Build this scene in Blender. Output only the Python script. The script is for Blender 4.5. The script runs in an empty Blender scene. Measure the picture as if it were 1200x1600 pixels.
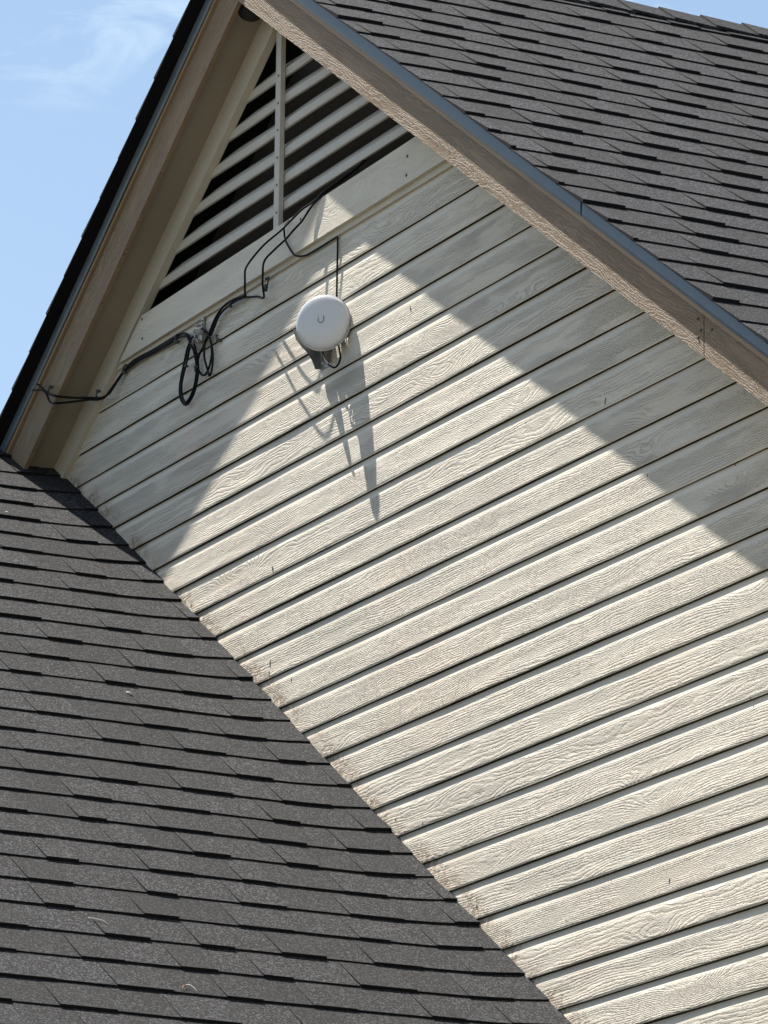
import bpy, bmesh, math, random
from mathutils import Vector, Matrix
random.seed(7)
C = bpy.context.scene.collection
S = bpy.context.scene

# ------------------------------------------------------------------ camera
cam_d = bpy.data.cameras.new('camera'); cam = bpy.data.objects.new('camera', cam_d); C.objects.link(cam)
cam.matrix_world = Matrix(((0.448187, 0.22641, 0.864793, 16.31567),
                           (0.893831, -0.128584, -0.429572, -8.08930),
                           (0.013939, 0.965508, -0.260002, -5.88253),
                           (0, 0, 0, 1)))
cam_d.sensor_fit = 'VERTICAL'; cam_d.sensor_height = 24.0; cam_d.sensor_width = 18.0
cam_d.lens = 127.628; cam_d.clip_start = 0.1; cam_d.clip_end = 2000
S.camera = cam

# ------------------------------------------------------------------ light
SUN = Vector((2.49, 1.0, -5.24)).normalized()          # the way the sunlight travels
sun_d = bpy.data.lights.new('sun', 'SUN'); sun = bpy.data.objects.new('sun', sun_d); C.objects.link(sun)
sun_d.energy = 5.0; sun_d.angle = math.radians(0.53); sun_d.color = (1.0, 0.945, 0.865)
sun.rotation_euler = (-SUN).to_track_quat('Z', 'Y').to_euler()
sun.location = (-10, -6, 20)
S.view_settings.view_transform = 'Standard'; S.view_settings.look = 'None'
S.view_settings.exposure = 0.95; S.view_settings.gamma = 1.0; S.view_settings.use_curve_mapping = False

W = bpy.data.worlds.new('World'); S.world = W; W.use_nodes = True
wn = W.node_tree.nodes; wl = W.node_tree.links; wn.clear()
out = wn.new('ShaderNodeOutputWorld'); bg = wn.new('ShaderNodeBackground'); bg.inputs[1].default_value = 0.092
sky = wn.new('ShaderNodeTexSky'); sky.sky_type = 'NISHITA'; sky.sun_disc = False
sd = -SUN
sky.sun_elevation = math.asin(sd.z); sky.sun_rotation = math.atan2(sd.x, sd.y)
sky.air_density = 1.0; sky.dust_density = 1.0; sky.ozone_density = 0.9
tc = wn.new('ShaderNodeTexCoord')
mp = wn.new('ShaderNodeMapping'); mp.inputs['Scale'].default_value = (9, 9, 26); mp.inputs['Location'].default_value = (3.1, 5.2, 0.9)
n1 = wn.new('ShaderNodeTexNoise'); n1.inputs['Scale'].default_value = 2.2; n1.inputs['Detail'].default_value = 7; n1.inputs['Roughness'].default_value = 0.62; n1.inputs['Distortion'].default_value = 0.5
cr = wn.new('ShaderNodeValToRGB'); cr.color_ramp.elements[0].position = 0.525; cr.color_ramp.elements[1].position = 0.72
cr.color_ramp.elements[1].color = (0.5, 0.5, 0.5, 1)
mx = wn.new('ShaderNodeMixRGB'); mx.inputs[2].default_value = (6.2, 7.2, 8.2, 1)
wl.new(tc.outputs['Generated'], mp.inputs[0]); wl.new(mp.outputs[0], n1.inputs[0]); wl.new(n1.outputs[0], cr.inputs[0])
sz = wn.new('ShaderNodeSeparateXYZ'); mr = wn.new('ShaderNodeMapRange'); mr.inputs[1].default_value = .326; mr.inputs[2].default_value = .338; mm = wn.new('ShaderNodeMath'); mm.operation = 'MULTIPLY'
wl.new(tc.outputs['Generated'], sz.inputs[0]); wl.new(sz.outputs[2], mr.inputs[0]); wl.new(mr.outputs[0], mm.inputs[0]); wl.new(cr.outputs[0], mm.inputs[1]); wl.new(mm.outputs[0], mx.inputs[0]); wl.new(sky.outputs[0], mx.inputs[1]); ml = wn.new('ShaderNodeMixRGB'); ml.blend_type = 'MULTIPLY'; ml.inputs[0].default_value = 1; ml.inputs[2].default_value = (.96, .965, .91, 1)
wl.new(mx.outputs[0], ml.inputs[1]); wl.new(ml.outputs[0], bg.inputs[0]); wl.new(bg.outputs[0], out.inputs[0])

# ------------------------------------------------------------------ house lines (metres; wall plane y = 0, z = 0 at first siding course)
X0 = -0.897          # ridge
T = 2 / 3            # pitch 8 in 12
GZ = -7.5            # ground

# ------------------------------------------------------------------ material helpers
def mat(name):
    m = bpy.data.materials.new(name); m.use_nodes = True
    nt = m.node_tree; nt.nodes.clear()
    o = nt.nodes.new('ShaderNodeOutputMaterial'); b = nt.nodes.new('ShaderNodeBsdfPrincipled')
    nt.links.new(b.outputs[0], o.inputs[0])
    return m, nt, b
class G:
    """small node-graph writer"""
    def __init__(s, nt): s.nt = nt
    def n(s, t, **k):
        x = s.nt.nodes.new(t)
        for a, v in k.items(): setattr(x, a, v)
        return x
    def l(s, a, b): s.nt.links.new(a, b)
    def m(s, op, a, b=None, c=None, clamp=False):
        x = s.n('ShaderNodeMath', operation=op); x.use_clamp = clamp
        for i, v in enumerate((a, b, c)):
            if v is None: continue
            if isinstance(v, (int, float)): x.inputs[i].default_value = v
            else: s.l(v, x.inputs[i])
        return x.outputs[0]
    def comb(s, x, y, z):
        c = s.n('ShaderNodeCombineXYZ')
        for i, v in enumerate((x, y, z)):
            if isinstance(v, (int, float)): c.inputs[i].default_value = v
            else: s.l(v, c.inputs[i])
        return c.outputs[0]
    def noise(s, vec, scale=1, detail=2, rough=.5, dist=0):
        x = s.n('ShaderNodeTexNoise'); s.l(vec, x.inputs['Vector']); x.inputs['Scale'].default_value = scale
        x.inputs['Detail'].default_value = detail; x.inputs['Roughness'].default_value = rough; x.inputs['Distortion'].default_value = dist
        return x.outputs[0]
    def mix(s, f, a, b):
        x = s.n('ShaderNodeMixRGB')
        for i, v in enumerate((f, a, b)):
            if isinstance(v, (int, float)): x.inputs[i].default_value = v
            elif isinstance(v, tuple): x.inputs[i].default_value = (*v, 1) if len(v) == 3 else v
            else: s.l(v, x.inputs[i])
        return x.outputs[0]
    def ramp(s, f, p0, p1):
        x = s.n('ShaderNodeMapRange'); x.interpolation_type = 'SMOOTHSTEP'
        s.l(f, x.inputs[0]); x.inputs[1].default_value = p0; x.inputs[2].default_value = p1
        return x.outputs[0]
    def bump(s, h, dist, b, strength=1.0):
        x = s.n('ShaderNodeBump'); x.inputs['Strength'].default_value = strength; x.inputs['Distance'].default_value = dist
        s.l(h, x.inputs['Height']); s.l(x.outputs[0], b.inputs['Normal'])

def grain_height(g, along, across, rnd, freq=95.0, amp_lines=1.0, chaos=1.0):
    """embossed cedar grain: wavy lines, cathedrals, a few knots, fine pores"""
    u = g.m('ADD', along, g.m('MULTIPLY', rnd, 83.0)); v = g.m('ADD', across, g.m('MULTIPLY', rnd, 17.0))
    # knots: cells of a stretched voronoi push the lines aside and add rings
    kv = g.n('ShaderNodeTexVoronoi'); kv.feature = 'F1'
    g.l(g.comb(g.m('MULTIPLY', u, 1.25), g.m('MULTIPLY', v, 5.2), rnd), kv.inputs['Vector']); kv.inputs['Scale'].default_value = 1.0
    knot = g.m('POWER', 2.718, g.m('MULTIPLY', g.m('MULTIPLY', kv.outputs['Distance'], kv.outputs['Distance']), -26.0))
    big = g.noise(g.comb(g.m('MULTIPLY', u, 1.5), g.m('MULTIPLY', v, 9.0), rnd), 1, 2, .5)
    mid = g.noise(g.comb(g.m('MULTIPLY', u, 13.0), g.m('MULTIPLY', v, 45.0), rnd), 1, 3, .6)
    r2 = g.m('FRACT', g.m('MULTIPLY', rnd, 7.31)); r3 = g.m('FRACT', g.m('MULTIPLY', rnd, 23.7))
    fr = g.m('MULTIPLY_ADD', r2, freq * .85, freq * .65)
    ph = g.m('MULTIPLY', v, fr)
    ph = g.m('MULTIPLY_ADD', big, g.m('MULTIPLY_ADD', r3, 11.0, 4.0), ph)
    ph = g.m('MULTIPLY_ADD', mid, 1.3 * chaos, ph)
    ph = g.m('MULTIPLY_ADD', knot, 7.0, ph)
    fine = g.noise(g.comb(g.m('MULTIPLY', u, 75.0), g.m('MULTIPLY', v, 260.0), rnd), 1, 3, .6)
    ph = g.m('MULTIPLY_ADD', fine, .75 * chaos ** .5, ph)
    tri = g.m('PINGPONG', ph, .5)                       # 0 .. .5
    ridge = g.ramp(tri, 0.02, 0.30)                     # narrow grooves between wide flats
    area = g.noise(g.comb(g.m('MULTIPLY', u, 3.4), g.m('MULTIPLY', v, 21.0), g.m('ADD', rnd, 9.0)), 1, 2, .5)
    amt = g.m('MULTIPLY_ADD', g.ramp(g.m('MULTIPLY_ADD', r3, .14, area), .42, .62), .85, .12)
    h = g.m('MULTIPLY', g.m('MULTIPLY', ridge, amt), amp_lines)
    pores = g.noise(g.comb(g.m('MULTIPLY', u, 120.0), g.m('MULTIPLY', v, 330.0), rnd), 1, 2, .5)
    h = g.m('MULTIPLY_ADD', fine, g.m('MULTIPLY_ADD', amt, -.25, .80), h)
    h = g.m('MULTIPLY_ADD', pores, .6, h)
    return h

def board_mat(name, col, axis='x', depth=.0011, freq=95.0, siding=False, rough=.62, chaos=1.0):
    m, nt, b = mat(name); g = G(nt)
    geo = g.n('ShaderNodeNewGeometry'); tcn = g.n('ShaderNodeTexCoord'); sp = g.n('ShaderNodeSeparateXYZ'); g.l(tcn.outputs['Object'], sp.inputs[0])
    rnd = geo.outputs['Random Per Island']
    x, y, z = sp.outputs
    if axis == 'x': al, ac = x, z
    elif axis == 'rakeR': al = g.m('ADD', g.m('MULTIPLY', x, .832), g.m('MULTIPLY', z, -.555)); ac = g.m('ADD', g.m('MULTIPLY', x, .555), g.m('MULTIPLY', z, .832))
    elif axis == 'rakeL': al = g.m('ADD', g.m('MULTIPLY', x, .832), g.m('MULTIPLY', z, .555)); ac = g.m('ADD', g.m('MULTIPLY', x, -.555), g.m('MULTIPLY', z, .832))
    else: al, ac = z, x
    h = grain_height(g, al, ac, rnd, freq, 1.0, chaos)
    var = g.noise(g.comb(g.m('MULTIPLY', al, 2.2), g.m('MULTIPLY', ac, 9.0), rnd), 1, 4, .6)
    base = g.mix(g.m('MULTIPLY_ADD', g.m('SUBTRACT', rnd, .5), .6, g.ramp(var, .3, .75)), tuple(c * .92 for c in col), tuple(min(1, c * 1.03) for c in col))
    if siding:
        t = g.m('FRACT', g.m('DIVIDE', z, .127))        # 0 at the butt, 1 at the top of the exposure
        msk = g.m('MULTIPLY', g.m('SUBTRACT', 1.0, g.ramp(t, .72, .82)), g.ramp(t, .01, .07))
        edge = g.noise(g.comb(g.m('MULTIPLY', x, 20.0), rnd, 0), 1, 3, .6)
        h = g.m('MULTIPLY', h, g.m('MULTIPLY_ADD', msk, .92, .08))
        tint = g.noise(g.comb(g.m('MULTIPLY', x, 1.3), g.m('MULTIPLY', z, 2.0), 3.0), 1, 3, .6)
        base = g.mix(g.m('MULTIPLY', g.ramp(tint, .5, .75), .5), base, (col[0] * 1.03, col[1] * .93, col[2] * .86))
        # weathering where the boards meet the lower roof
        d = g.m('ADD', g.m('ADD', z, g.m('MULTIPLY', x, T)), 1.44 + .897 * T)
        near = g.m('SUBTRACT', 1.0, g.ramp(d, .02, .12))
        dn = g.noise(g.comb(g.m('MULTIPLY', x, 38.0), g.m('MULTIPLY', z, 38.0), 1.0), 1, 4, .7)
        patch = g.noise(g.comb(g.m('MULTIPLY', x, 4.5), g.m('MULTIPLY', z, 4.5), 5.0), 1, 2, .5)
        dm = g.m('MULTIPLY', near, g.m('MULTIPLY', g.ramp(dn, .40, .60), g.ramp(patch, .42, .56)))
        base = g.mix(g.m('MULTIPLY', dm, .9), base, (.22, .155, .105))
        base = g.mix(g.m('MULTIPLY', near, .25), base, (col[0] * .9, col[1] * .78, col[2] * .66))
        h = g.m('ADD', h, g.m('MULTIPLY', dm, -1.2))
    else:
        sm = g.noise(g.comb(g.m('MULTIPLY', al, 30.0), g.m('MULTIPLY', ac, 30.0), 2.0), 1, 4, .7)
        base = g.mix(g.m('MULTIPLY', g.ramp(sm, .55, .8), .25), base, tuple(c * .7 for c in col))
    g.l(base, b.inputs['Base Color']); b.inputs['Roughness'].default_value = rough
    b.inputs['Specular IOR Level'].default_value = .35
    g.bump(h, depth, b)
    return m

BEIGE = (.635, .583, .490)
BROWN = (.245, .175, .110)
M_siding = board_mat('siding_paint', BEIGE, 'x', .0032, 104, True)
M_frieze = board_mat('frieze_paint', BEIGE, 'x', .0010, 120)
M_trimL = board_mat('rake_trim_paint', tuple(c * .86 for c in BEIGE), 'rakeL', .0003, 120)
M_trimR = board_mat('rake_trim_paint_right', tuple(c * .93 for c in BEIGE), 'rakeR', .0003, 120)
M_fasR = board_mat('fascia_paint', BROWN, 'rakeR', .0026, 90, rough=.6, chaos=2.3)
M_fasL = board_mat('fascia_paint_left', BROWN, 'rakeL', .0022, 90, rough=.6, chaos=2.3)
M_strip = board_mat('strip_paint', tuple(c * 1.2 for c in BROWN), 'rakeR', .0004, 120)
M_soffit = board_mat('soffit_paint', (.29, .25, .195), 'rakeL', .0001, 60)

def plain(name, col, rough=.5, metal=0., spec=.5, bump=None, var=.08, vscale=30, coat=0.):
    m, nt, b = mat(name); g = G(nt)
    tcn = g.n('ShaderNodeTexCoord')
    nz = g.noise(tcn.outputs['Object'], vscale, 4, .65)
    g.l(g.mix(nz, tuple(c * (1 - var * 2) for c in col), tuple(min(1, c * (1 + var * 2)) for c in col)), b.inputs['Base Color'])
    g.l(g.m('MULTIPLY_ADD', nz, .2, rough - .1), b.inputs['Roughness'])
    b.inputs['Metallic'].default_value = metal; b.inputs['Specular IOR Level'].default_value = spec
    b.inputs['Coat Weight'].default_value = coat
    if bump: g.bump(g.noise(tcn.outputs['Object'], bump[0], 3, .6), bump[1], b)
    return m
M_slat = plain('louver_paint', (.47, .44, .385), .55, bump=(60, .0004))
M_dark = plain('attic_dark', (.12, .12, .125), .9, spec=.1)
M_metal = plain('drip_edge_paint', (.105, .135, .165), .5, metal=.25, spec=.5, bump=(9, .002), var=.16, vscale=14)
M_cable = plain('cable_jacket', (.006, .006, .007), .6, spec=.15)
M_clip = plain('clip_plastic', (.02, .02, .022), .5)
M_white = plain('dish_plastic', (.60, .605, .63), .22, spec=.5, var=.015, vscale=8, coat=.5)
M_back = plain('dish_back_plastic', (.55, .57, .60), .35, var=.02)
M_embl = plain('emblem_grey', (.22, .23, .26), .4, var=.02)
M_steel = plain('bracket_steel', (.20, .205, .205), .45, metal=.75, var=.14, vscale=45)
M_galv = plain('galvanised_steel', (.45, .46, .46), .35, metal=.8, var=.15, vscale=80)
M_zinc = plain('connector_zinc', (.30, .295, .28), .45, metal=.6, var=.2, vscale=120)
M_nail = plain('nail_metal', (.07, .065, .06), .6, metal=.3)
M_chip = plain('bare_board', (.17, .15, .12), .8)
M_lapshade = plain('lap_groove_shade', (.06, .052, .040), .9, spec=.1)  # painted shade: dark colour for the groove under each siding lap
M_cap = plain('cap_plastic', (.035, .033, .033), .8, var=.2, vscale=40, spec=.2)
M_wallp = plain('plain_wall', (.44, .41, .35), .7, vscale=3)
M_twig = plain('dry_straw', (.62, .57, .48), .7)
M_redtwig = plain('reddish_straw', (.40, .20, .13), .7)

def shingle_mat():
    m, nt, b = mat('asphalt_shingle'); g = G(nt)
    geo = g.n('ShaderNodeNewGeometry'); tcn = g.n('ShaderNodeTexCoord'); P = tcn.outputs['Object']
    rnd = geo.outputs['Random Per Island']
    v1 = g.n('ShaderNodeTexVoronoi'); v1.inputs['Scale'].default_value = 200; g.l(P, v1.inputs['Vector'])
    sx = g.n('ShaderNodeSeparateColor'); g.l(v1.outputs['Color'], sx.inputs[0])
    n2 = g.noise(P, 420, 2, .7); n3 = g.noise(P, 5.5, 4, .6); n4 = g.noise(P, 1.1, 2, .5)
    sp = g.ramp(sx.outputs[0], .1, 1.0); spk = g.m('POWER', sp, 4.5)
    base = g.mix(spk, (.0038, .0040, .0052), (.108, .110, .122))
    base = g.mix(g.m('MULTIPLY', g.ramp(n2, .45, .7), .18), base, (.068, .068, .073))
    k = g.m('MULTIPLY_ADD', rnd, .40, .44); k = g.m('MULTIPLY', k, g.m('MULTIPLY_ADD', n3, 1.0, .55)); k = g.m('MULTIPLY', k, g.m('MULTIPLY_ADD', n4, .5, .82))
    mul = g.n('ShaderNodeMixRGB', blend_type='MULTIPLY'); mul.inputs[0].default_value = 1
    cb = g.n('ShaderNodeCombineColor'); [g.l(k, cb.inputs[i]) for i in range(3)]
    g.l(base, mul.inputs[1]); g.l(cb.outputs[0], mul.inputs[2]); g.l(mul.outputs[0], b.inputs['Base Color'])
    b.inputs['Roughness'].default_value = .85; b.inputs['Specular IOR Level'].default_value = .35
    g.bump(g.m('ADD', sx.outputs[1], n2), .0035, b)
    return m
M_sh = shingle_mat()
M_edge = plain('shingle_cut_edge', (.006, .006, .008), .85, var=.1, vscale=150, spec=.2)
M_under = plain('shingle_underlay', (.012, .012, .013), .9)

# ------------------------------------------------------------------ object helpers
ROOTS = {}
def obj(name, bm, m, parent=None, smooth=False, label=None, kind=None):
    me = bpy.data.meshes.new(name)
    bmesh.ops.recalc_face_normals(bm, faces=bm.faces[:]) if smooth != 'keep' else None
    bm.to_mesh(me); bm.free(); me.materials.append(m)
    o = bpy.data.objects.new(name, me); C.objects.link(o)
    if smooth is True:
        for p in me.polygons: p.use_smooth = True
    if parent:
        o.parent = parent; r = parent; off = Vector(r.location)
        while r.parent: r = r.parent; off += Vector(r.location)
        o.location = -off
    if label: o['label'] = label
    if kind: o['kind'] = kind
    return o
def thing(name, label, cat, loc=(0, 0, 0), group=None):
    o = bpy.data.objects.new(name, None); C.objects.link(o); o.location = loc; o.empty_display_size = .1
    o['label'] = label; o['category'] = cat
    if group: o['group'] = group
    return o
def tag(o, label, cat, group=None):
    o['label'] = label; o['category'] = cat
    if group: o['group'] = group
    return o
def prism(bm, poly, y0, y1):
    """poly in (x, z), extruded from y0 to y1"""
    a = [bm.verts.new((x, y0, z)) for x, z in poly]; b = [bm.verts.new((x, y1, z)) for x, z in poly]
    bm.faces.new(a); bm.faces.new(b[::-1]); n = len(poly)
    for i in range(n): bm.faces.new((a[i], b[i], b[(i + 1) % n], a[(i + 1) % n]))
def box(bm, x0, x1, y0, y1, z0, z1): prism(bm, [(x0, z0), (x1, z0), (x1, z1), (x0, z1)], y0, y1)
def bevel(bm, w, seg=2):
    bmesh.ops.bevel(bm, geom=[e for e in bm.edges if len(e.link_faces) == 2 and e.calc_face_angle(0) > .6], offset=w, segments=seg, affect='EDGES', clamp_overlap=True)
def spline(pts, sub=6):
    P = [Vector(p) for p in pts]; P = [P[0] * 2 - P[1]] + P + [P[-1] * 2 - P[-2]]; o = []
    for i in range(1, len(P) - 2):
        a, b, c, d = P[i - 1:i + 3]
        for k in range(sub):
            t = k / sub
            o.append(.5 * ((2 * b) + (c - a) * t + (2 * a - 5 * b + 4 * c - d) * t * t + (3 * b - a - 3 * c + d) * t ** 3))
    o.append(P[-2]); return o
def tube(bm, pts, r, n=10, cap=True):
    P = [Vector(p) for p in pts]; Q = [P[0]]
    for p in P[1:]:
        if (p - Q[-1]).length > 1e-5: Q.append(p)
    P = Q; t0 = (P[1] - P[0]).normalized(); up = Vector((0, 0, 1)) if abs(t0.z) < .9 else Vector((1, 0, 0)); nrm = t0.cross(up).normalized(); rings = []
    for i, p in enumerate(P):
        t = (P[min(i + 1, len(P) - 1)] - P[max(i - 1, 0)]).normalized()
        nrm = (nrm - t * nrm.dot(t)).normalized(); bn = t.cross(nrm)
        rr = r(i / (len(P) - 1)) if callable(r) else r
        rings.append([bm.verts.new(p + (nrm * math.cos(2 * math.pi * k / n) + bn * math.sin(2 * math.pi * k / n)) * rr) for k in range(n)])
    for a, b in zip(rings, rings[1:]):
        for k in range(n): bm.faces.new((a[k], a[(k + 1) % n], b[(k + 1) % n], b[k]))
    if cap: bm.faces.new(rings[0][::-1]); bm.faces.new(rings[-1])
def lathe(bm, prof, M, n=48, ry=1.0):
    """prof: (r, h) pairs; axis = local z of matrix M"""
    rings = []
    for r, h in prof:
        if r < 1e-6: rings.append([bm.verts.new(M @ Vector((0, 0, h)))])
        else: rings.append([bm.verts.new(M @ Vector((r * math.cos(2 * math.pi * k / n), ry * r * math.sin(2 * math.pi * k / n), h))) for k in range(n)])
    for a, b in zip(rings, rings[1:]):
        for k in range(n):
            if len(a) == 1 and len(b) == 1: break
            if len(a) == 1: bm.faces.new((a[0], b[k], b[(k + 1) % n]))
            elif len(b) == 1: bm.faces.new((a[k], b[0], a[(k + 1) % n]))
            else: bm.faces.new((a[k], b[k], b[(k + 1) % n], a[(k + 1) % n]))
def frame(loc, z, x=None):
    z = Vector(z).normalized(); x = Vector(x) if x else (Vector((1, 0, 0)) if abs(z.x) < .9 else Vector((0, 1, 0)))
    x = (x - z * x.dot(z)).normalized(); y = z.cross(x)
    return Matrix(((x.x, y.x, z.x, loc[0]), (x.y, y.y, z.y, loc[1]), (x.z, y.z, z.z, loc[2]), (0, 0, 0, 1)))

# ------------------------------------------------------------------ ground
bm = bmesh.new(); v = [bm.verts.new(p) for p in ((-400, -400, GZ), (400, -400, GZ), (400, 400, GZ), (-400, 400, GZ))]; bm.faces.new(v)
m, nt, b = mat('lawn_and_drive'); g = G(nt); tcn = g.n('ShaderNodeTexCoord')
nz = g.noise(tcn.outputs['Object'], .12, 6, .6); nf = g.noise(tcn.outputs['Object'], 14, 5, .7)
g.l(g.mix(g.ramp(nz, .47, .53), g.mix(nf, (.28, .245, .195), (.36, .32, .26)), g.mix(nf, (.12, .125, .06), (.22, .195, .125))), b.inputs['Base Color']); b.inputs['Roughness'].default_value = .95
g.bump(nf, .02, b)
obj('ground', bm, m, kind='structure')

# ------------------------------------------------------------------ the house
house = thing('house', 'beige lap sided house gable with brown rake boards and charcoal shingle roofs', 'house', (X0, 0, GZ))

def zl(x, c, m=.680): return c + m * (x - X0)          # a line parallel to the left rake
def zr(x, c, m=T): return c - m * (x - X0)             # a line parallel to the right rake

# --- siding: every board a wedge lapped over the one below
LOW = -1.440
bm = bmesh.new()
BEN = .127
def siding_board(k):
    z0, z1 = -k * BEN, -(k - 1) * BEN
    rj = random.random
    z0j = z0 + random.uniform(-.0012, .0012)
    d = .0112 + random.uniform(-.0014, .0016)
    def xl(z): return max(-5.5, X0 - (1.17 - z) / .68, X0 + (LOW - z) / T) if z > -3.62 else 2.30
    def xr(z): return min(3.7, X0 + (1.17 - z) / T)
    top = z1 + .012
    prof = [(.0025, z0j + .030), (-d + .0022, z0j + .030), (-d + .0020, z0j), (-d + .0010, z0j), (-d, z0j + .0018), (-d + .0004, z0j + .012), (-d + .0024, z0j + .052), (-.0074, z1 - .0250), (-.0048, z1 - .0180), (-.0032, z1 - .0130), (-.0012, z1 - .002), (-.0006, top)]
    n = max(2, int((xr(z0) - xl(z0)) / .11)); prev = None
    ph = rj() * 9
    for i in range(n + 1):
        f = i / n; ring = []
        for j, (y, z) in enumerate(prof):
            x = xl(z) + (xr(z) - xl(z)) * f
            w = .0011 * math.sin(x * 2.3 + ph) + .0006 * math.sin(x * 7.1 + ph * 3)
            yy = y + (w if 0 < j < 8 else 0) * (1 if j < 6 else .5)
            zz = z + (.0009 * math.sin(x * 3.1 + ph * 2) + .0004 * math.sin(x * 19 + ph) if j < 6 else 0)
            ring.append(bm.verts.new((x, yy, zz)))
        if prev:
            for j in range(len(prof) - 1): bm.faces.new((prev[j], ring[j], ring[j + 1], prev[j + 1])).material_index = 1 if j < 3 or j > 9 else 0  # underside, lap hollow and hidden top edge take the painted shade
        else: first = ring
        prev = ring
    bm.faces.new(first); bm.faces.new(prev[::-1])
for k in range(0, 58): siding_board(k)
siding = obj('siding', bm, M_siding, house); siding.data.materials.append(M_lapshade)

# structural wall behind the boards and the other walls
bm = bmesh.new()
prism(bm, [(-5.5, GZ), (3.7, GZ), (3.7, zr(3.7, 1.17)), (zr and X0 + (1.17 - .13) / T, .13), (X0 - (1.17 - .13) / .68, .13), (-5.5, zl(-5.5, 1.17))], .004, .12)
box(bm, -5.5, -5.38, .121, 8.7, GZ, zl(-5.5, 1.17)); box(bm, 3.58, 3.7, .121, 8.7, GZ, zr(3.7, 1.17))
prism(bm, [(-5.5, GZ), (3.7, GZ), (3.7, zr(3.7, 1.17)), (X0, 1.17), (-5.5, zl(-5.5, 1.17))], 8.701, 8.82)
obj('wall', bm, M_wallp, house)
bm = bmesh.new()
prism(bm, [(-6.1, GZ), (2.28, GZ), (2.28, -3.62), (-3.1, -.06), (-6.1, -2.1)], -6.8, -.02)
obj('wing_wall', bm, M_wallp, house)

# dark attic behind the vent
bm = bmesh.new()
prism(bm, [(X0 - 1.75, .0), (X0 + 1.75, .0), (X0, 1.17)], .17, .18)
obj('attic_backing', bm, M_dark, house)

# --- frieze board and starter strip under the vent
bm = bmesh.new()
def strip_x(bm, xa, xb, za0, za1, zb0, zb1, y0, y1, ca=0, cb=0, n=22):
    """a horizontal board; z edges given at both ends, ends cut at slopes ca, cb (dx per unit z)"""
    def row(f):
        z0 = za0 + (zb0 - za0) * f; z1 = za1 + (zb1 - za1) * f
        x0 = (xa + (xb - xa) * f); s = ca + (cb - ca) * f; hx = s * (z1 - z0)
        w = .0006 * math.sin(x0 * 5)
        return [bm.verts.new(p) for p in ((x0, y0 + w, z0), (x0, y1, z0), (x0 + hx, y1, z1), (x0 + hx, y0 + w, z1))]
    prev = None
    for i in range(n + 1):
        r = row(i / n)
        if prev:
            for j in range(4): bm.faces.new((prev[j], r[j], r[(j + 1) % 4], prev[(j + 1) % 4]))
        else: bm.faces.new(r)
        prev = r
    bm.faces.new(prev[::-1])
strip_x(bm, -2.235, .66, .138, .274, .1487, .3015, -.030, .004, 1.5, -1.5)
bevel(bm, .0016)
frieze = obj('frieze_board', bm, M_frieze, house)
bm = bmesh.new(); strip_x(bm, -2.32, .72, .1235, .140, .1235, .150, -.0135, .003)
bevel(bm, .0015)
obj('starter_strip', bm, M_trimL, house)

# --- rake trim on the wall (both slopes)
def slope_board(bm, side, ct, cb, y0, y1, xa, xb, m=None, mb=None, n=26, wave=0.0, plumb=False):
    f = zl if side == 'L' else zr; m = m or (.680 if side == 'L' else T); mb = mb or m; prev = None
    for i in range(n + 1):
        x = xa + (xb - xa) * i / n; w = wave * math.sin(x * 2.1 + 1.3) + wave * .5 * math.sin(x * 5.3)
        r = [bm.verts.new(p) for p in ((x, y0 + w, f(x, cb, mb)), (x, y1, f(x, cb, mb)), (x, y1, f(x, ct, m)), (x, y0 + w, f(x, ct, m)))]
        if prev:
            for j in range(4): bm.faces.new((prev[j], r[j], r[(j + 1) % 4], prev[(j + 1) % 4]))
        else: bm.faces.new(r)
        prev = r
    bm.faces.new(prev[::-1])
bm = bmesh.new(); slope_board(bm, 'L', 1.215, 1.072, -.0285, .004, -3.05, X0); bevel(bm, .002); obj('rake_trim', bm, M_trimL, house)
bm = bmesh.new(); slope_board(bm, 'R', 1.215, 1.185, -.0285, .004, X0 + .001, 3.95); bevel(bm, .002); obj('rake_trim', bm, M_trimR, house)
# soffits
bm = bmesh.new(); slope_board(bm, 'L', 1.235, 1.205, -.162, .0, -5.6, X0, m=.685); obj('soffit', bm, M_soffit, house)
bm = bmesh.new(); slope_board(bm, 'R', 1.235, 1.205, -.162, .0, X0 + .001, 4.1); obj('soffit', bm, M_soffit, house)
# fascia boards: one on the left, two on the right meeting at an open joint
YF = -.1862
bm = bmesh.new(); slope_board(bm, 'L', 1.398, 1.160, -.172, -.155, -5.6, X0, m=.680, mb=.690, n=60, wave=.0008); bevel(bm, .0018); obj('fascia_board', bm, M_fasL, house)
JX = 2.572
bm = bmesh.new(); slope_board(bm, 'R', 1.398, 1.172, YF, YF + .017, X0 + .001, JX - .0035, mb=.661, n=60, wave=.0008); bevel(bm, .0018); obj('fascia_board', bm, M_fasR, house)
bm = bmesh.new(); slope_board(bm, 'R', 1.398, 1.172, YF - .001, YF + .016, JX + .0035, 4.1, mb=.661, n=30, wave=.0008); bevel(bm, .0018); obj('fascia_board', bm, M_fasR, house)
# shingle strip (1x2) over the fascia
YS = -.2015
bm = bmesh.new(); slope_board(bm, 'L', 1.402, 1.338, -.1840, -.1725, -5.6, X0); bevel(bm, .002); obj('rake_strip', bm, M_strip, house)
bm = bmesh.new(); slope_board(bm, 'R', 1.402, 1.334, YS, YF - .0015, X0 + .001, 4.1); bevel(bm, .002); obj('rake_strip', bm, M_strip, house)
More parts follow.
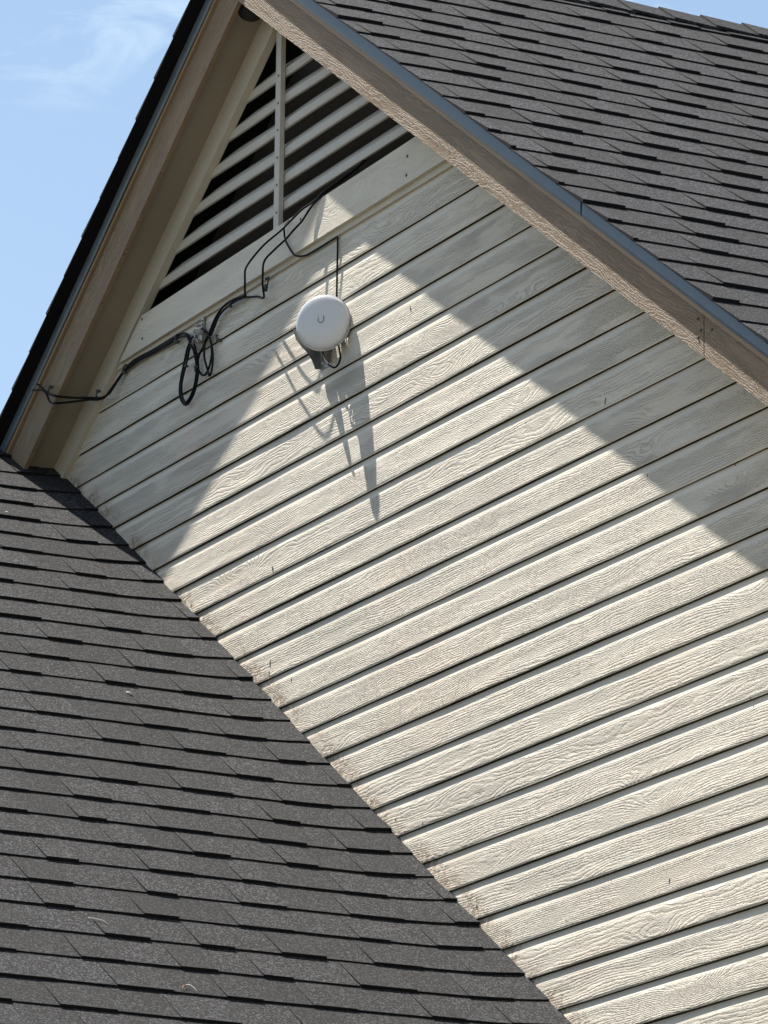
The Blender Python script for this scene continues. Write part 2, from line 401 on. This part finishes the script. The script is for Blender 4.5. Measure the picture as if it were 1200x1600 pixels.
# metal drip edge with a kicked hem
def drip(side, xa, xb, n=40):
    bm = bmesh.new(); f = zl if side == 'L' else zr; oy = .015 if side == 'L' else -.004
    prof = [(-.150, 1.4125), (-.2060, 1.4125), (-.2075, 1.4112), (-.2088, 1.367), (-.2060, 1.3585), (-.2045, 1.3545), (-.2035, 1.3555), (-.2055, 1.362), (-.2050, 1.4085), (-.150, 1.4090)]
    prev = None
    for i in range(n + 1):
        x = xa + (xb - xa) * i / n; w = .0011 * math.sin(x * 4.1) + .0007 * math.sin(x * 11)
        r = [bm.verts.new((x, y + (oy if j not in (0, 9) else 0) + (w if 1 < j < 8 else 0), f(x, c))) for j, (y, c) in enumerate(prof)]
        if prev:
            for j in range(len(prof)): bm.faces.new((prev[j], r[j], r[(j + 1) % len(prof)], prev[(j + 1) % len(prof)]))
        else: bm.faces.new(r)
        prev = r
    bm.faces.new(prev[::-1]); return obj('drip_edge', bm, M_metal, house)
drip('L', -5.6, X0 - .001); drip('R', X0 + .001, 1.828); drip('R', 1.838, 4.12)

# --- roof decks
bm = bmesh.new()
prism(bm, [(-6.0, zl(-6.0, 1.4080)), (X0, 1.4080), (X0, 1.30), (-6.0, zl(-6.0, 1.30))], -.160, 9.0)
prism(bm, [(X0 + .0005, 1.4080), (4.12, zr(4.12, 1.4080)), (4.12, zr(4.12, 1.30)), (X0 + .0005, 1.30)], -.160, 9.0)
deck = obj('roof_deck', bm, M_under, house)

# --- shingles: overlapping courses of wedge-shaped tabs with thick laminated teeth
def shingles(name, ridge, m, side, y0, y1, s_first, exp, s_end, c_off, warp=None, parent=house, label=None, seed=1, s_start=.05):
    R = random.Random(seed); bm = bmesh.new(); L = math.hypot(1, m); dx = (1 / L) * side; dz = -m / L; nx, nz = (m / L) * side, 1 / L
    def P(s, y, h):
        w = warp(y, s) if warp else 0
        return (ridge[0] + dx * s + nx * (h + w), y, ridge[1] + c_off + dz * s + nz * (h + w))
    s = s_first
    while s > s_start + .001: s -= exp
    while s < s_end:
        s += exp; top = max(s_start, s - exp - .012)
        y = y0 + (R.random() * -.2); thick = R.random() < .5; off = 0
        nxt_joint = y0 + R.uniform(.1, .9)
        while y < y1:
            w = R.uniform(.10, .20) if thick else R.uniform(.13, .27)
            a, b_ = max(y, y0), min(y + w, y1); y += w
            if b_ - a < .012: thick = not thick; continue
            joint = y > nxt_joint
            gap = .0017 if joint else .0
            if joint: nxt_joint = y + R.uniform(.55, .95)
            hb = (R.uniform(.0105, .0140) if thick else R.uniform(.0058, .0088)); sb = s + R.uniform(-.0015, .0015) + (.002 if thick else 0)
            slant = R.uniform(-.002, .002)
            yb = b_ - gap; nseg = 1 if not warp else max(1, int((yb - a) / .05))
            ys = [a + (yb - a) * i / nseg for i in range(nseg + 1)]
            rows = []
            for i, yy in enumerate(ys):
                e = (i / nseg - .5) * slant
                rows.append([bm.verts.new(P(sb + e, yy, -.002)), bm.verts.new(P(sb + e, yy, hb)), bm.verts.new(P(top, yy, .0003)), bm.verts.new(P(top, yy, -.002))])
            for r0, r1 in zip(rows, rows[1:]):
                for j in range(3):
                    fc = bm.faces.new((r0[j], r1[j], r1[j + 1], r0[j + 1])); fc.material_index = 1 if j == 0 else 0
            for r0, r1 in zip(rows, rows[1:]): bm.faces.new((r0[3], r1[3], r1[0], r0[0])).material_index = 1
            bm.faces.new(rows[0][::-1]).material_index = 1; bm.faces.new(rows[-1]).material_index = 1
            if thick and R.random() < .22 and warp:      # a laminate lip showing a second line
                pass
            thick = not thick
    o = obj(name, bm, M_sh, parent, label=label); o.data.materials.append(M_edge); return o
def warpR(y, s):
    t = max(0, 1 - (y + .235) / .32); return .012 * max(0, 1 - s / .9) - .004 * t * t + .0022 * math.sin(y * 2.3 + s * 1.1) + .0015 * math.sin(y * .9 - s * 2.7)
def warpLow(y, s):
    t = max(0, 1 + y / .30); return .016 * t * t + .0022 * math.sin(y * 2.6 + s * 1.3) + .0016 * math.sin(y * 1.1 - s * 2.2)
sheet = lambda nm: None
main_r = shingles('main_roof', (X0, 1.0), T, 1, -.235, 9.05, .975, .1975, 6.05, .4225, warpR, seed=5)
main_l = shingles('left_roof', (X0, 1.0), .680, -1, -.245, 9.05, .9, .1975, 6.1, .4225, warpR, seed=8)
low_s = (-3.1, -1.46 - (-3.1 - X0) * T)
low = shingles('lower_roof', (low_s[0], 0), T, 1, -7.1, -.006, 1.150, .1948, 6.9, low_s[1], warpLow, seed=12, s_start=.0)
lowb = shingles('lower_roof_back_slope', (low_s[0], 0), T, -1, -7.1, -.006, .9, .1948, 4.2, low_s[1], seed=21)
bm = bmesh.new()
zz = low_s[1] - .003
prism(bm, [(-3.1, zz), (2.64, zz - 5.74 * T), (2.64, zz - 5.74 * T - .16), (-3.1, zz - .16)], -7.08, -.004)
prism(bm, [(-3.1005, zz), (-6.6, zz - 3.5 * T), (-6.6, zz - 3.5 * T - .16), (-3.1005, zz - .16)], -7.08, -.004)
obj('lower_roof_deck', bm, M_under, house)
# ridge caps of the main roof: folded pieces lapped along the ridge
bm = bmesh.new(); y = -.24; i = 0
while y < 9.0:
    ln = .185; h0, h1 = .004, .013; yb = y + ln + .02; w = .15
    for sgn in (-1, 1):
        m_ = T if sgn > 0 else .680; L = math.hypot(1, m_)
        def Q(s, yy, h): return (X0 + sgn * s / L + sgn * h * m_ / L * .0, yy, 1.4225 + .026 - m_ * s / L + h * (1 if s < .01 else 1))
        j = random.uniform(-.003, .003)
        A = [bm.verts.new(Q(0, y, h1)), bm.verts.new(Q(w + j, y, h1)), bm.verts.new(Q(w + j, yb, h0)), bm.verts.new(Q(0, yb, h0))]
        Bv = [bm.verts.new(Q(0, y, h1 - .016)), bm.verts.new(Q(w + j, y, h1 - .011)), bm.verts.new(Q(w + j, yb, h0 - .012)), bm.verts.new(Q(0, yb, h0 - .008))]
        bm.faces.new(A); bm.faces.new(Bv[::-1])
        for q in range(4): bm.faces.new((A[q], Bv[q], Bv[(q + 1) % 4], A[(q + 1) % 4]))
    y += ln; i += 1
obj('ridge_cap', bm, M_sh, main_r)

# --- louvered vent: sloping blades, a centre strap with nails
blade_z = [.465 + i * .1042 for i in range(-1, 6)]
for i, zb in enumerate(blade_z):
    if zb > .98: continue
    bm = bmesh.new()
    prof = [(.0000, zb), (-.0015, zb + .004), (-.0015, zb + .030), (.010, zb + .043), (.055, zb + .090), (.062, zb + .084), (.018, zb + .030), (.012, zb + .005), (.010, zb)]
    hw = lambda z: (1.085 - z) / T
    prev = None; n = 24
    for k in range(n + 1):
        f = -1 + 2 * k / n
        r = [bm.verts.new((X0 + f * hw(z) , y + .0012 * math.sin(f * 5 + i), z + .0012 * math.sin(f * 3 + i * 2))) for y, z in prof]
        if prev:
            for j in range(len(prof)): bm.faces.new((prev[j], r[j], r[(j + 1) % len(prof)], prev[(j + 1) % len(prof)]))
        else: bm.faces.new(r)
        prev = r
    bm.faces.new(prev[::-1]); obj('vent_slat', bm, M_slat, house)
bm = bmesh.new(); prism(bm, [(-.868, .272), (-.826, .272), (-.832, 1.10), (-.874, 1.10)], -.0225, -.004); bevel(bm, .0015)
strap = obj('vent_strap', bm, M_slat, house)
def nail(x, z, y, r=.0045, parent=None, m=M_nail):
    bm = bmesh.new(); lathe(bm, [(0, .0016), (r * .7, .0014), (r, .0), (r * .9, -.002)], frame((x, y, z), (0, -1, 0)), 10); return obj('nail', bm, m, parent, smooth=True)
for zc in (.882, .775, .670, .563, .457, .350): nail(-.846 + (zc - .6) * -.008, zc, -.0235, .0048, strap)
for x, z in ((-2.022, .258), (-2.014, .178), (.234, .245), (.228, .177), (-.62, .26)): nail(x, z, -.0312, .0055, frieze)
# nail heads and small chips scattered on the siding
def board_y(z):
    t = z % BEN
    return -(.0112 - .0024 * t / .052) if t < .052 else -(.0088 - .0016 * (t - .052) / .041) if t < .093 else -.0045
TICKS = [(-0.852, -1.341, .035), (-0.855, -1.378, .022), (-0.673, -1.439, .016), (1.631, -0.996, .028), (-0.846, -0.992, .02), (0.229, -0.305, .02), (0.797, -1.743, .012), (-1.659, -0.105, .008), (2.542, -2.154, .012), (2.047, -2.627, .014), (0.169, -2.097, .012), (0.771, -2.496, .014), (-1.547, -0.977, .014), (1.085, -0.93, .008), (2.443, -1.402, .008), (2.079, -2.562, .008), (0.376, -2.149, .01), (1.662, -2.54, .012), (2.575, -2.742, .01), (-0.518, -0.623, .006), (-2.538, -0.158, .006), (-2.508, -0.323, .008), (0.576, -2.728, .01), (1.904, -1.306, .012)]
NR = random.Random(3)
for x, z, h in TICKS:                                  # paint chips and cracks: thin ragged flakes
    bm = bmesh.new(); h *= .8; w = NR.uniform(.0014, .0028); n = 5; L1 = []; R1 = []
    for k in range(n + 1):
        f = k / n; ww = w * math.sin(math.pi * (.12 + .8 * f)) * NR.uniform(.6, 1.2); cxk = x + NR.uniform(-.0016, .0016) + .002 * f
        zz_ = z - h / 2 + h * f; yy = board_y(zz_) - .0014
        L1.append(bm.verts.new((cxk - ww, yy, zz_))); R1.append(bm.verts.new((cxk + ww, yy, zz_)))
    for k in range(n): bm.faces.new((L1[k], R1[k], R1[k + 1], L1[k + 1]))
    ext = bmesh.ops.extrude_face_region(bm, geom=bm.faces[:])
    for v_ in [g_ for g_ in ext['geom'] if isinstance(g_, bmesh.types.BMVert)]: v_.co.y += .004
    obj('paint_chip', bm, M_chip, siding)
# fascia joint: nails
fn = [o for o in bpy.data.objects if o.name.startswith('fascia_board')]
for dx, c in ((-.035, 1.30), (-.035, 1.24), (-.018, 1.27), (.05, 1.30)): nail(JX + dx, zr(JX + dx, c), YF - .002, .005, fn[1 if dx < 0 else 2])

# dark round cap under the soffit by the peak
sn = Vector((.566, 0, -.825)); cc = Vector((-.952, -.088, 1.163))
bm = bmesh.new(); lathe(bm, [(0, .034), (.025, .031), (.042, .020), (.052, .004), (.054, -.004)], frame(cc, sn), 28)
cap = obj('round_cap', bm, M_cap, smooth=True); tag(cap, 'small dark grey round cap under the eave at the peak', 'soffit cap')

# ------------------------------------------------------------------ the antenna
DC = Vector((-.299, -.092, -.224))
dn_ = Vector((.70, -.71, -.03)).normalized(); dx_ = Vector((.71, .70, 0)).normalized()
DF = frame(DC, dn_, dx_)
ant = thing('dish_antenna', 'round pale grey dish antenna on a steel bracket fixed to the siding', 'antenna', (-.42, 0, -.33))
bm = bmesh.new(); Rr = .1005
lathe(bm, [(0, .0125), (.030, .0123), (.058, .0112), (.0625, .0104), (.066, .0098), (.082, .0066), (.092, .0024), (.0975, -.002), (Rr, -.009), (Rr - .001, -.015), (Rr - .006, -.018), (.09, -.016)], DF, 72)
rad = obj('radome', bm, M_white, ant, smooth=True)
bm = bmesh.new()
lathe(bm, [(.0985, -.0155), (.1030, -.0150), (.1036, -.0165), (.1030, -.0185), (.0960, -.0190), (.090, -.024), (.078, -.036), (.060, -.045), (.042, -.050), (.036, -.052), (.036, -.078), (.032, -.082), (0, -.082)], DF, 56)
obj('dish_back', bm, M_back, ant, smooth=True)
# emblem: a U-shaped mark, its left arm broken into small squares
bm = bmesh.new()
def emb(poly, h0, h1):
    a = [bm.verts.new(DF @ Vector((x, y, h1))) for x, y in poly]; b_ = [bm.verts.new(DF @ Vector((x, y, h0))) for x, y in poly]
    bm.faces.new(a); n = len(poly)
    for i in range(n): bm.faces.new((a[i], a[(i + 1) % n], b_[(i + 1) % n], b_[i]))
cx, cy, ro, ri = .0005, .004, .0125, .0078
outer = [(cx + ro * math.cos(a), cy + ro * math.sin(a)) for a in [math.pi + math.pi * i / 14 for i in range(15)]]
inner = [(cx + ri * math.cos(a), cy + ri * math.sin(a)) for a in [2 * math.pi - math.pi * i / 14 for i in range(15)]]
emb([(cx - ro, cy + .006)] + outer + [(cx + ro, cy + .015), (cx + ri, cy + .015)] + inner + [(cx - ri, cy + .006)], .011, .0131)
for px, py in ((-.0115, .012), (-.0085, .009), (-.0125, .0175)): emb([(cx + px - .0013, cy + py - .0013), (cx + px + .0013, cy + py - .0013), (cx + px + .0013, cy + py + .0013), (cx + px - .0013, cy + py + .0013)], .011, .0131)
obj('emblem', bm, M_embl, rad)
# bracket: two bent cheek plates and a wall plate
def plate_x(poly, x0, x1):
    bm = bmesh.new(); a = [bm.verts.new((x0, y, z)) for y, z in poly]; b_ = [bm.verts.new((x1, y, z)) for y, z in poly]
    bm.faces.new(a); bm.faces.new(b_[::-1]); n = len(poly)
    for i in range(n): bm.faces.new((a[i], b_[i], b_[(i + 1) % n], a[(i + 1) % n]))
    return bm
bm = plate_x([(-.123, -.212), (-.110, -.246), (-.090, -.268), (-.064, -.290), (-.046, -.315), (-.032, -.346), (-.010, -.343), (-.009, -.200), (-.055, -.180)], -.4725, -.4690)
brk = obj('bracket', bm, M_steel, ant)
bm = plate_x([(-.070, -.240), (-.052, -.292), (-.046, -.322), (-.026, -.346), (-.010, -.338), (-.010, -.220)], -.395, -.3918); bevel(bm, .0008, 1); obj('bracket_cheek', bm, M_steel, ant)
bm = bmesh.new(); box(bm, -.474, -.388, -.0125, -.0095, -.348, -.190); bevel(bm, .0012, 1); obj('wall_plate', bm, M_galv, ant)
bm = bmesh.new(); tube(bm, [Vector((-.43, -.015, -.262)), Vector((-.42, -.045, -.252)), DC - dn_ * .07], .017, 18); obj('mount_arm', bm, M_galv, ant, smooth=True)
for x, z in ((-.452, -.325), (-.412, -.330), (-.455, -.225), (-.410, -.225)):
    bm = bmesh.new(); lathe(bm, [(0, .006), (.005, .006), (.006, .004), (.006, 0)], frame((x, -.0125, z), (0, -1, 0)), 6); obj('bolt', bm, M_galv, ant)
for yy, z in ((-.064, -.262), (-.039, -.267)):  # pale rivet colour stands in for two small spots of sunlight
    bm = bmesh.new(); lathe(bm, [(0, .004), (.004, .0035), (.0048, 0)], frame((-.4690, yy, z), (1, 0, 0)), 12); obj('bolt', bm, plain('sunlit_rivet', (.75, .75, .72), .5, metal=.1) if 'sunlit_rivet' not in bpy.data.materials else bpy.data.materials['sunlit_rivet'], ant)  # this 'bolt' is a pale stand-in for a spot of sunlight
bm = bmesh.new(); ring = [DF @ Vector((math.cos(a) * .0475, math.sin(a) * .0475, -.0635)) for a in [i * math.pi / 16 for i in range(33)]]; tube(bm, ring, .0032, 8, False)
obj('band_clamp', bm, M_galv, ant, smooth=True)

# ------------------------------------------------------------------ cables
CAB = {}
CAB['A3']=[(-0.683, -0.046, 0.269), (-0.721, -0.046, 0.26), (-0.727, -0.045, 0.24), (-0.721, -0.042, 0.207), (-0.693, -0.038, 0.168), (-0.663, -0.03, 0.135), (-0.622, -0.026, 0.115), (-0.569, -0.024, 0.105), (-0.516, -0.022, 0.103), (-0.418, -0.02, 0.099), (-0.361, -0.02, 0.104), (-0.331, -0.02, 0.103), (-0.338, -0.016, 0.091), (-0.339, -0.016, 0.067), (-0.34, -0.016, 0.016), (-0.34, -0.016, -0.052), (-0.34, -0.016, -0.119), (-0.329, -0.02, -0.198), (-0.296, -0.03, -0.28), (-0.25, -0.045, -0.337), (-0.222, -0.055, -0.369), (-0.221, -0.06, -0.391), (-0.251, -0.06, -0.4), (-0.287, -0.06, -0.387), (-0.324, -0.06, -0.362), (-0.349, -0.06, -0.334), (-0.36, -0.06, -0.298), (-0.354, -0.06, -0.257)]
CAB['B1']=[(-1.097, -0.022, 0.104), (-1.147, -0.022, 0.105), (-1.225, -0.022, 0.104), (-1.308, -0.022, 0.093), (-1.371, -0.022, 0.062), (-1.403, -0.022, 0.035), (-1.441, -0.022, 0.02), (-1.468, -0.022, -0.001), (-1.496, -0.022, -0.018), (-1.511, -0.022, -0.047), (-1.504, -0.022, -0.076), (-1.474, -0.022, -0.104), (-1.442, -0.022, -0.113), (-1.412, -0.022, -0.098), (-1.391, -0.022, -0.063), (-1.39, -0.022, -0.026), (-1.413, -0.022, 0.03), (-1.454, -0.022, 0.063), (-1.484, -0.022, 0.076)]
CAB['B2']=[(-1.085, -0.03, 0.097), (-1.174, -0.03, 0.109), (-1.258, -0.03, 0.109), (-1.325, -0.03, 0.09), (-1.37, -0.03, 0.06), (-1.399, -0.03, 0.032), (-1.431, -0.03, 0.009), (-1.438, -0.03, -0.027), (-1.431, -0.03, -0.059), (-1.405, -0.03, -0.103), (-1.387, -0.03, -0.133), (-1.368, -0.03, -0.12), (-1.358, -0.03, -0.073), (-1.37, -0.03, -0.02), (-1.401, -0.03, 0.028), (-1.442, -0.03, 0.057)]
CAB['B3']=[(-1.082, -0.026, 0.092), (-1.166, -0.026, 0.1), (-1.244, -0.026, 0.098), (-1.316, -0.026, 0.086), (-1.352, -0.026, 0.057), (-1.387, -0.026, 0.025)]
CAB['C1']=[(-1.528, -0.03, 0.057), (-1.551, -0.03, 0.058), (-1.59, -0.03, 0.028), (-1.611, -0.03, -0.012), (-1.637, -0.03, -0.063), (-1.652, -0.03, -0.109), (-1.643, -0.03, -0.154), (-1.607, -0.03, -0.188), (-1.572, -0.03, -0.192), (-1.527, -0.03, -0.171), (-1.501, -0.03, -0.136), (-1.486, -0.03, -0.089), (-1.494, -0.03, -0.05), (-1.514, -0.03, -0.002), (-1.532, -0.03, 0.028), (-1.557, -0.03, 0.052), (-1.581, -0.03, 0.076), (-1.623, -0.03, 0.095), (-1.693, -0.022, 0.108), (-1.769, -0.022, 0.104), (-1.923, -0.022, 0.109), (-2.102, -0.022, 0.113), (-2.19, -0.018, 0.105), (-2.235, -0.024, 0.084), (-2.272, -0.034, 0.052), (-2.309, -0.045, 0.025), (-2.357, -0.055, 0.024), (-2.398, -0.07, 0.034), (-2.482, -0.11, 0.049), (-2.524, -0.16, 0.058), (-2.53, -0.19, 0.062), (-2.56, -0.195, 0.082), (-2.586, -0.2, 0.103), (-2.639, -0.2, 0.133)]
CAB['C2']=[(-1.526, -0.036, 0.04), (-1.559, -0.036, 0.014), (-1.577, -0.036, -0.022), (-1.609, -0.036, -0.073), (-1.624, -0.036, -0.117), (-1.613, -0.036, -0.158), (-1.585, -0.036, -0.186), (-1.559, -0.036, -0.186), (-1.526, -0.036, -0.165), (-1.502, -0.036, -0.134), (-1.49, -0.036, -0.089), (-1.495, -0.036, -0.053), (-1.518, -0.036, -0.005), (-1.542, -0.036, 0.025), (-1.579, -0.036, 0.067), (-1.615, -0.036, 0.081), (-1.688, -0.024, 0.096), (-1.764, -0.024, 0.095), (-1.918, -0.024, 0.1), (-2.097, -0.024, 0.103), (-2.191, -0.02, 0.097), (-2.24, -0.026, 0.077), (-2.282, -0.036, 0.047), (-2.325, -0.046, 0.021), (-2.374, -0.056, 0.022), (-2.416, -0.07, 0.031), (-2.481, -0.11, 0.033), (-2.522, -0.16, 0.03), (-2.52, -0.185, 0.028), (-2.523, -0.195, 0.038), (-2.539, -0.2, 0.065), (-2.573, -0.205, 0.09), (-2.647, -0.215, 0.108)]
CAB['C3']=[(-1.759, -0.016, 0.113), (-1.936, -0.016, 0.116), (-2.104, -0.016, 0.122), (-2.178, -0.018, 0.11), (-2.222, -0.022, 0.087), (-2.263, -0.03, 0.058), (-2.299, -0.04, 0.027)]
CAB['A1']= [(-0.072, 0.03, 0.399), (-0.153, 0.02, 0.379), (-0.221, 0.0, 0.347), (-0.291, -0.01, 0.335), (-0.395, -0.025, 0.316), (-0.442, -0.035, 0.303), (-0.482, -0.042, 0.287), (-0.558, -0.055, 0.275), (-0.609, -0.08, 0.238), (-0.629, -0.11, 0.202), (-0.702, -0.135, 0.17), (-0.81, -0.135, 0.143), (-0.922, -0.105, 0.144), (-0.983, -0.08, 0.14), (-1.02, -0.062, 0.128), (-1.044, -0.05, 0.097), (-1.071, -0.03, 0.088), (-0.998, -0.022, 0.071), (-0.929, -0.03, 0.045), (-0.889, -0.045, 0.043), (-0.859, -0.065, 0.069), (-0.807, -0.09, 0.09), (-0.753, -0.11, 0.125), (-0.694, -0.1, 0.152), (-0.63, -0.085, 0.177), (-0.593, -0.07, 0.205), (-0.556, -0.055, 0.231), (-0.52, -0.045, 0.264), (-0.475, -0.04, 0.283), (-0.421, -0.025, 0.306), (-0.348, -0.01, 0.323), (-0.255, 0.01, 0.35), (-0.148, 0.03, 0.384)]
CAB['C1'] = CAB['C1'][:25] + [(-2.309, -0.045, 0.025), (-2.357, -0.055, 0.024), (-2.398, -0.07, 0.034), (-2.45, -0.11, 0.041), (-2.479, -0.16, 0.045), (-2.478, -0.19, 0.045), (-2.518, -0.195, 0.061), (-2.555, -0.197, 0.081), (-2.586, -0.2, 0.103), (-2.627, -0.205, 0.129)]
CAB['C2'] = CAB['C2'][:23] + [(-2.325, -0.046, 0.021), (-2.374, -0.056, 0.022), (-2.416, -0.07, 0.031), (-2.449, -0.11, 0.027), (-2.477, -0.16, 0.02), (-2.47, -0.19, 0.013), (-2.503, -0.195, 0.023), (-2.525, -0.197, 0.041), (-2.539, -0.2, 0.065), (-2.571, -0.206, 0.089), (-2.639, -0.218, 0.105)]
CAB['A3'] = CAB['A3'][:6] + [(-.610, -.020, .119), (-.560, -.0145, .118), (-.510, -.0135, .118), (-.430, -.0135, .1178), (-.360, -.0140, .1178), (-.343, -.0150, .112), (-.340, -.0160, .095)] + CAB['A3'][13:]
for q_, dq in ((10, -.140), (11, -.150), (12, -.115)):
    P_ = CAB['A1'][q_]; f_ = (dq - P_[1]) ; CAB['A1'][q_] = (round(P_[0] - f_ * 2.017, 4), dq, round(P_[2] + f_ * .727, 4))
def cable(key, r, label, sub=6, wrap=None):
    bm = bmesh.new(); tube(bm, spline(CAB[key], sub), r, 10)
    return tag(obj('cable', bm, M_cable, smooth=True), label, 'cable', 'black coaxial cables on the gable')
cable('A1', .0040, 'black cable leaving the louvered vent and hanging over the frieze in a deep U loop')
cable('A3', .0036, 'thin black cable dropping straight down to the dish antenna and looping beneath it')
cable('B1', .0042, 'black cable arching from the U loop down into the right hand hanging coil')
cable('B2', .0042, 'black cable doubled beside the arching one, ending in the longer right hand loop')
cable('B3', .0038, 'short black cable end strapped between the two arching cables')
cable('C1', .0046, 'black cable of the long left coil, upper strand running out to the eave')
cable('C2', .0046, 'black cable sagging lowest across the eave and forming the inside of the left coil')
cable('C3', .0042, 'black cable tucked tightest beneath the frieze board, short of the eave')

# clips, each a saddle over the cable with a nail head
def clip(p, label, tilt=0.0, s=1.0, ax='z'):
    t = thing('cable_clip', label, 'cable clip', p, 'cable clips')
    bm = bmesh.new(); x, y, z = p; pts = []
    for i in range(9):
        a = math.pi * i / 8; pts.append(Vector((x + math.sin(tilt) * math.cos(a) * .011 * s, y + .004 - math.sin(a) * .009 * s, z + math.cos(tilt) * math.cos(a) * .011 * s)))
    tube(bm, pts, .0028 * s, 8); obj('saddle', bm, M_clip, t, smooth=True)
    bm = bmesh.new(); hx = x + math.sin(tilt) * -.014 * s; hz = z + math.cos(tilt) * -.014 * s
    lathe(bm, [(0, .010 * s), (.004 * s, .009 * s), (.0065 * s, .005 * s), (.0065 * s, -.003 * s), (.004 * s, -.010 * s)], frame((hx, y, hz), (0, -1, 0)), 12); obj('nail_head', bm, M_nail, t, smooth=True)
clip((-1.694, -.028, .098), 'black cable clip under the frieze just left of the left coil', .1, 1.2)
clip((-2.185, -.024, .106), 'black clip on the bundle at the left end of the frieze board', .5, 1.2)
clip((-2.388, -.050, .047), 'black clip on the rake trim where the cables leave the wall', -2.6, 1.0)
clip((-1.354, -.014, .010), 'lone black clip on the siding right of the small coil, holding nothing', -.6, 1.15)
clip((-2.530, -.192, .080), 'black clip on the brown left fascia board', -2.4, 1.1)
clip((-1.572, -.040, -.035), 'black tie on the left strand of the long coil', .3, .9)
clip((-1.487, -.042, -.085), 'black tie on the right strand of the long coil', -2.9, .8)
clip((-1.207, -.030, .100), 'black tie around the arching cables under the frieze', .8, .9)
# hook screwed below the frieze
bm = bmesh.new(); tube(bm, spline([(-.936, -.004, .121), (-.934, -.020, .122), (-.900, -.026, .118), (-.888, -.028, .112), (-.892, -.030, .090), (-.905, -.030, .074)], 6), .0032, 8)
hk = thing('cable_hook', 'small black hook under the starter strip right of the hanging U loop', 'hook', (-.936, -.004, .121)); obj('wire', bm, M_clip, hk, smooth=True)
bm = bmesh.new(); lathe(bm, [(0, .014), (.007, .013), (.008, 0), (.007, -.013), (0, -.014)], frame((-.907, -.030, .078), (.2, 0, 1)), 12); obj('tip', bm, M_clip, hk, smooth=True)

# coax ground block with its bracket and connectors
gb = thing('cable_splitter', 'weathered grey cable splitter above the two hanging coils', 'splitter', (-1.48, 0, .07))
bm = bmesh.new(); poly = [(-1.505, .122), (-1.482, .126), (-1.470, .050), (-1.492, .046)]; prism(bm, poly, -.016, -.011); bevel(bm, .0008, 1); obj('bracket', bm, M_zinc, gb)
for i in range(4):
    bm = bmesh.new(); lathe(bm, [(0, .003), (.003, .0028), (.0036, 0)], frame((-1.490 + i * .003, -.0165, .110 - i * .014), (0, -1, 0)), 8); obj('screw', bm, M_nail, gb)
bm = bmesh.new(); prism(bm, [(-1.527, .082), (-1.452, .062), (-1.452, .022), (-1.522, .030)], -.034, -.015); bevel(bm, .003); obj('body', bm, M_zinc, gb)
for a, b_, r in (((-1.530, -.030, .078), (-1.490, -.040, .066), .0085), ((-1.436, -.044, .046), (-1.476, -.040, .060), .0100), ((-1.530, -.036, .028), (-1.500, -.038, .048), .0080), ((-1.470, -.040, .018), (-1.492, -.036, .034), .0078), ((-1.482, -.030, .088), (-1.510, -.034, .096), .0072)):
    bm = bmesh.new(); A = Vector(a); B_ = Vector(b_); d = (B_ - A); tube(bm, [A, A + d * .45], r * .8, 6); tube(bm, [A + d * .45, A + d * .6], r, 14); tube(bm, [A + d * .6, B_ + d * .2], r * .72, 14)
    obj('connector', bm, M_zinc, gb)

# ------------------------------------------------------------------ debris on the lower roof
def twig(pts, r, m, label):
    bm = bmesh.new(); tube(bm, spline(pts, 5), r, 6); tag(obj('twig', bm, m, smooth=True), label, 'twig', 'bits of debris on the lower roof')
def lowz(x, y, h=.012): return -1.46 - (x - X0) * T + h
def lp(x, y, h=.014): return (x, y, lowz(x, y, h))
twig([lp(1.012, -1.492), lp(1.022, -1.470, .018), lp(1.036, -1.448, .019), lp(1.042, -1.432, .012)], .0014, M_twig, 'long pale bent straw lying on the lower roof')
twig([lp(1.392, -1.325), lp(1.405, -1.316, .020), lp(1.424, -1.303)], .0016, M_twig, 'short whitish straw near the bottom of the lower roof')
twig([lp(1.418, -1.350), lp(1.405, -1.338, .018), lp(1.398, -1.328)], .0014, M_redtwig, 'reddish straw touching the short whitish one')
bm = bmesh.new(); tube(bm, [lp(-.765, -.604, .012), lp(-.757, -.596, .016), lp(-.752, -.588, .012)], .0032, 6); tag(obj('leaf_scrap', bm, M_twig, smooth=True), 'tiny white scrap lying on the lower roof beside the siding', 'debris', 'bits of debris on the lower roof')
bm = bmesh.new(); tube(bm, [lp(-2.329, -.444, .012), lp(-2.325, -.438, .016), lp(-2.321, -.432, .012)], .0026, 6); tag(obj('leaf_scrap', bm, M_twig, smooth=True), 'tiny white scrap high on the lower roof near the left picture edge', 'debris', 'bits of debris on the lower roof')
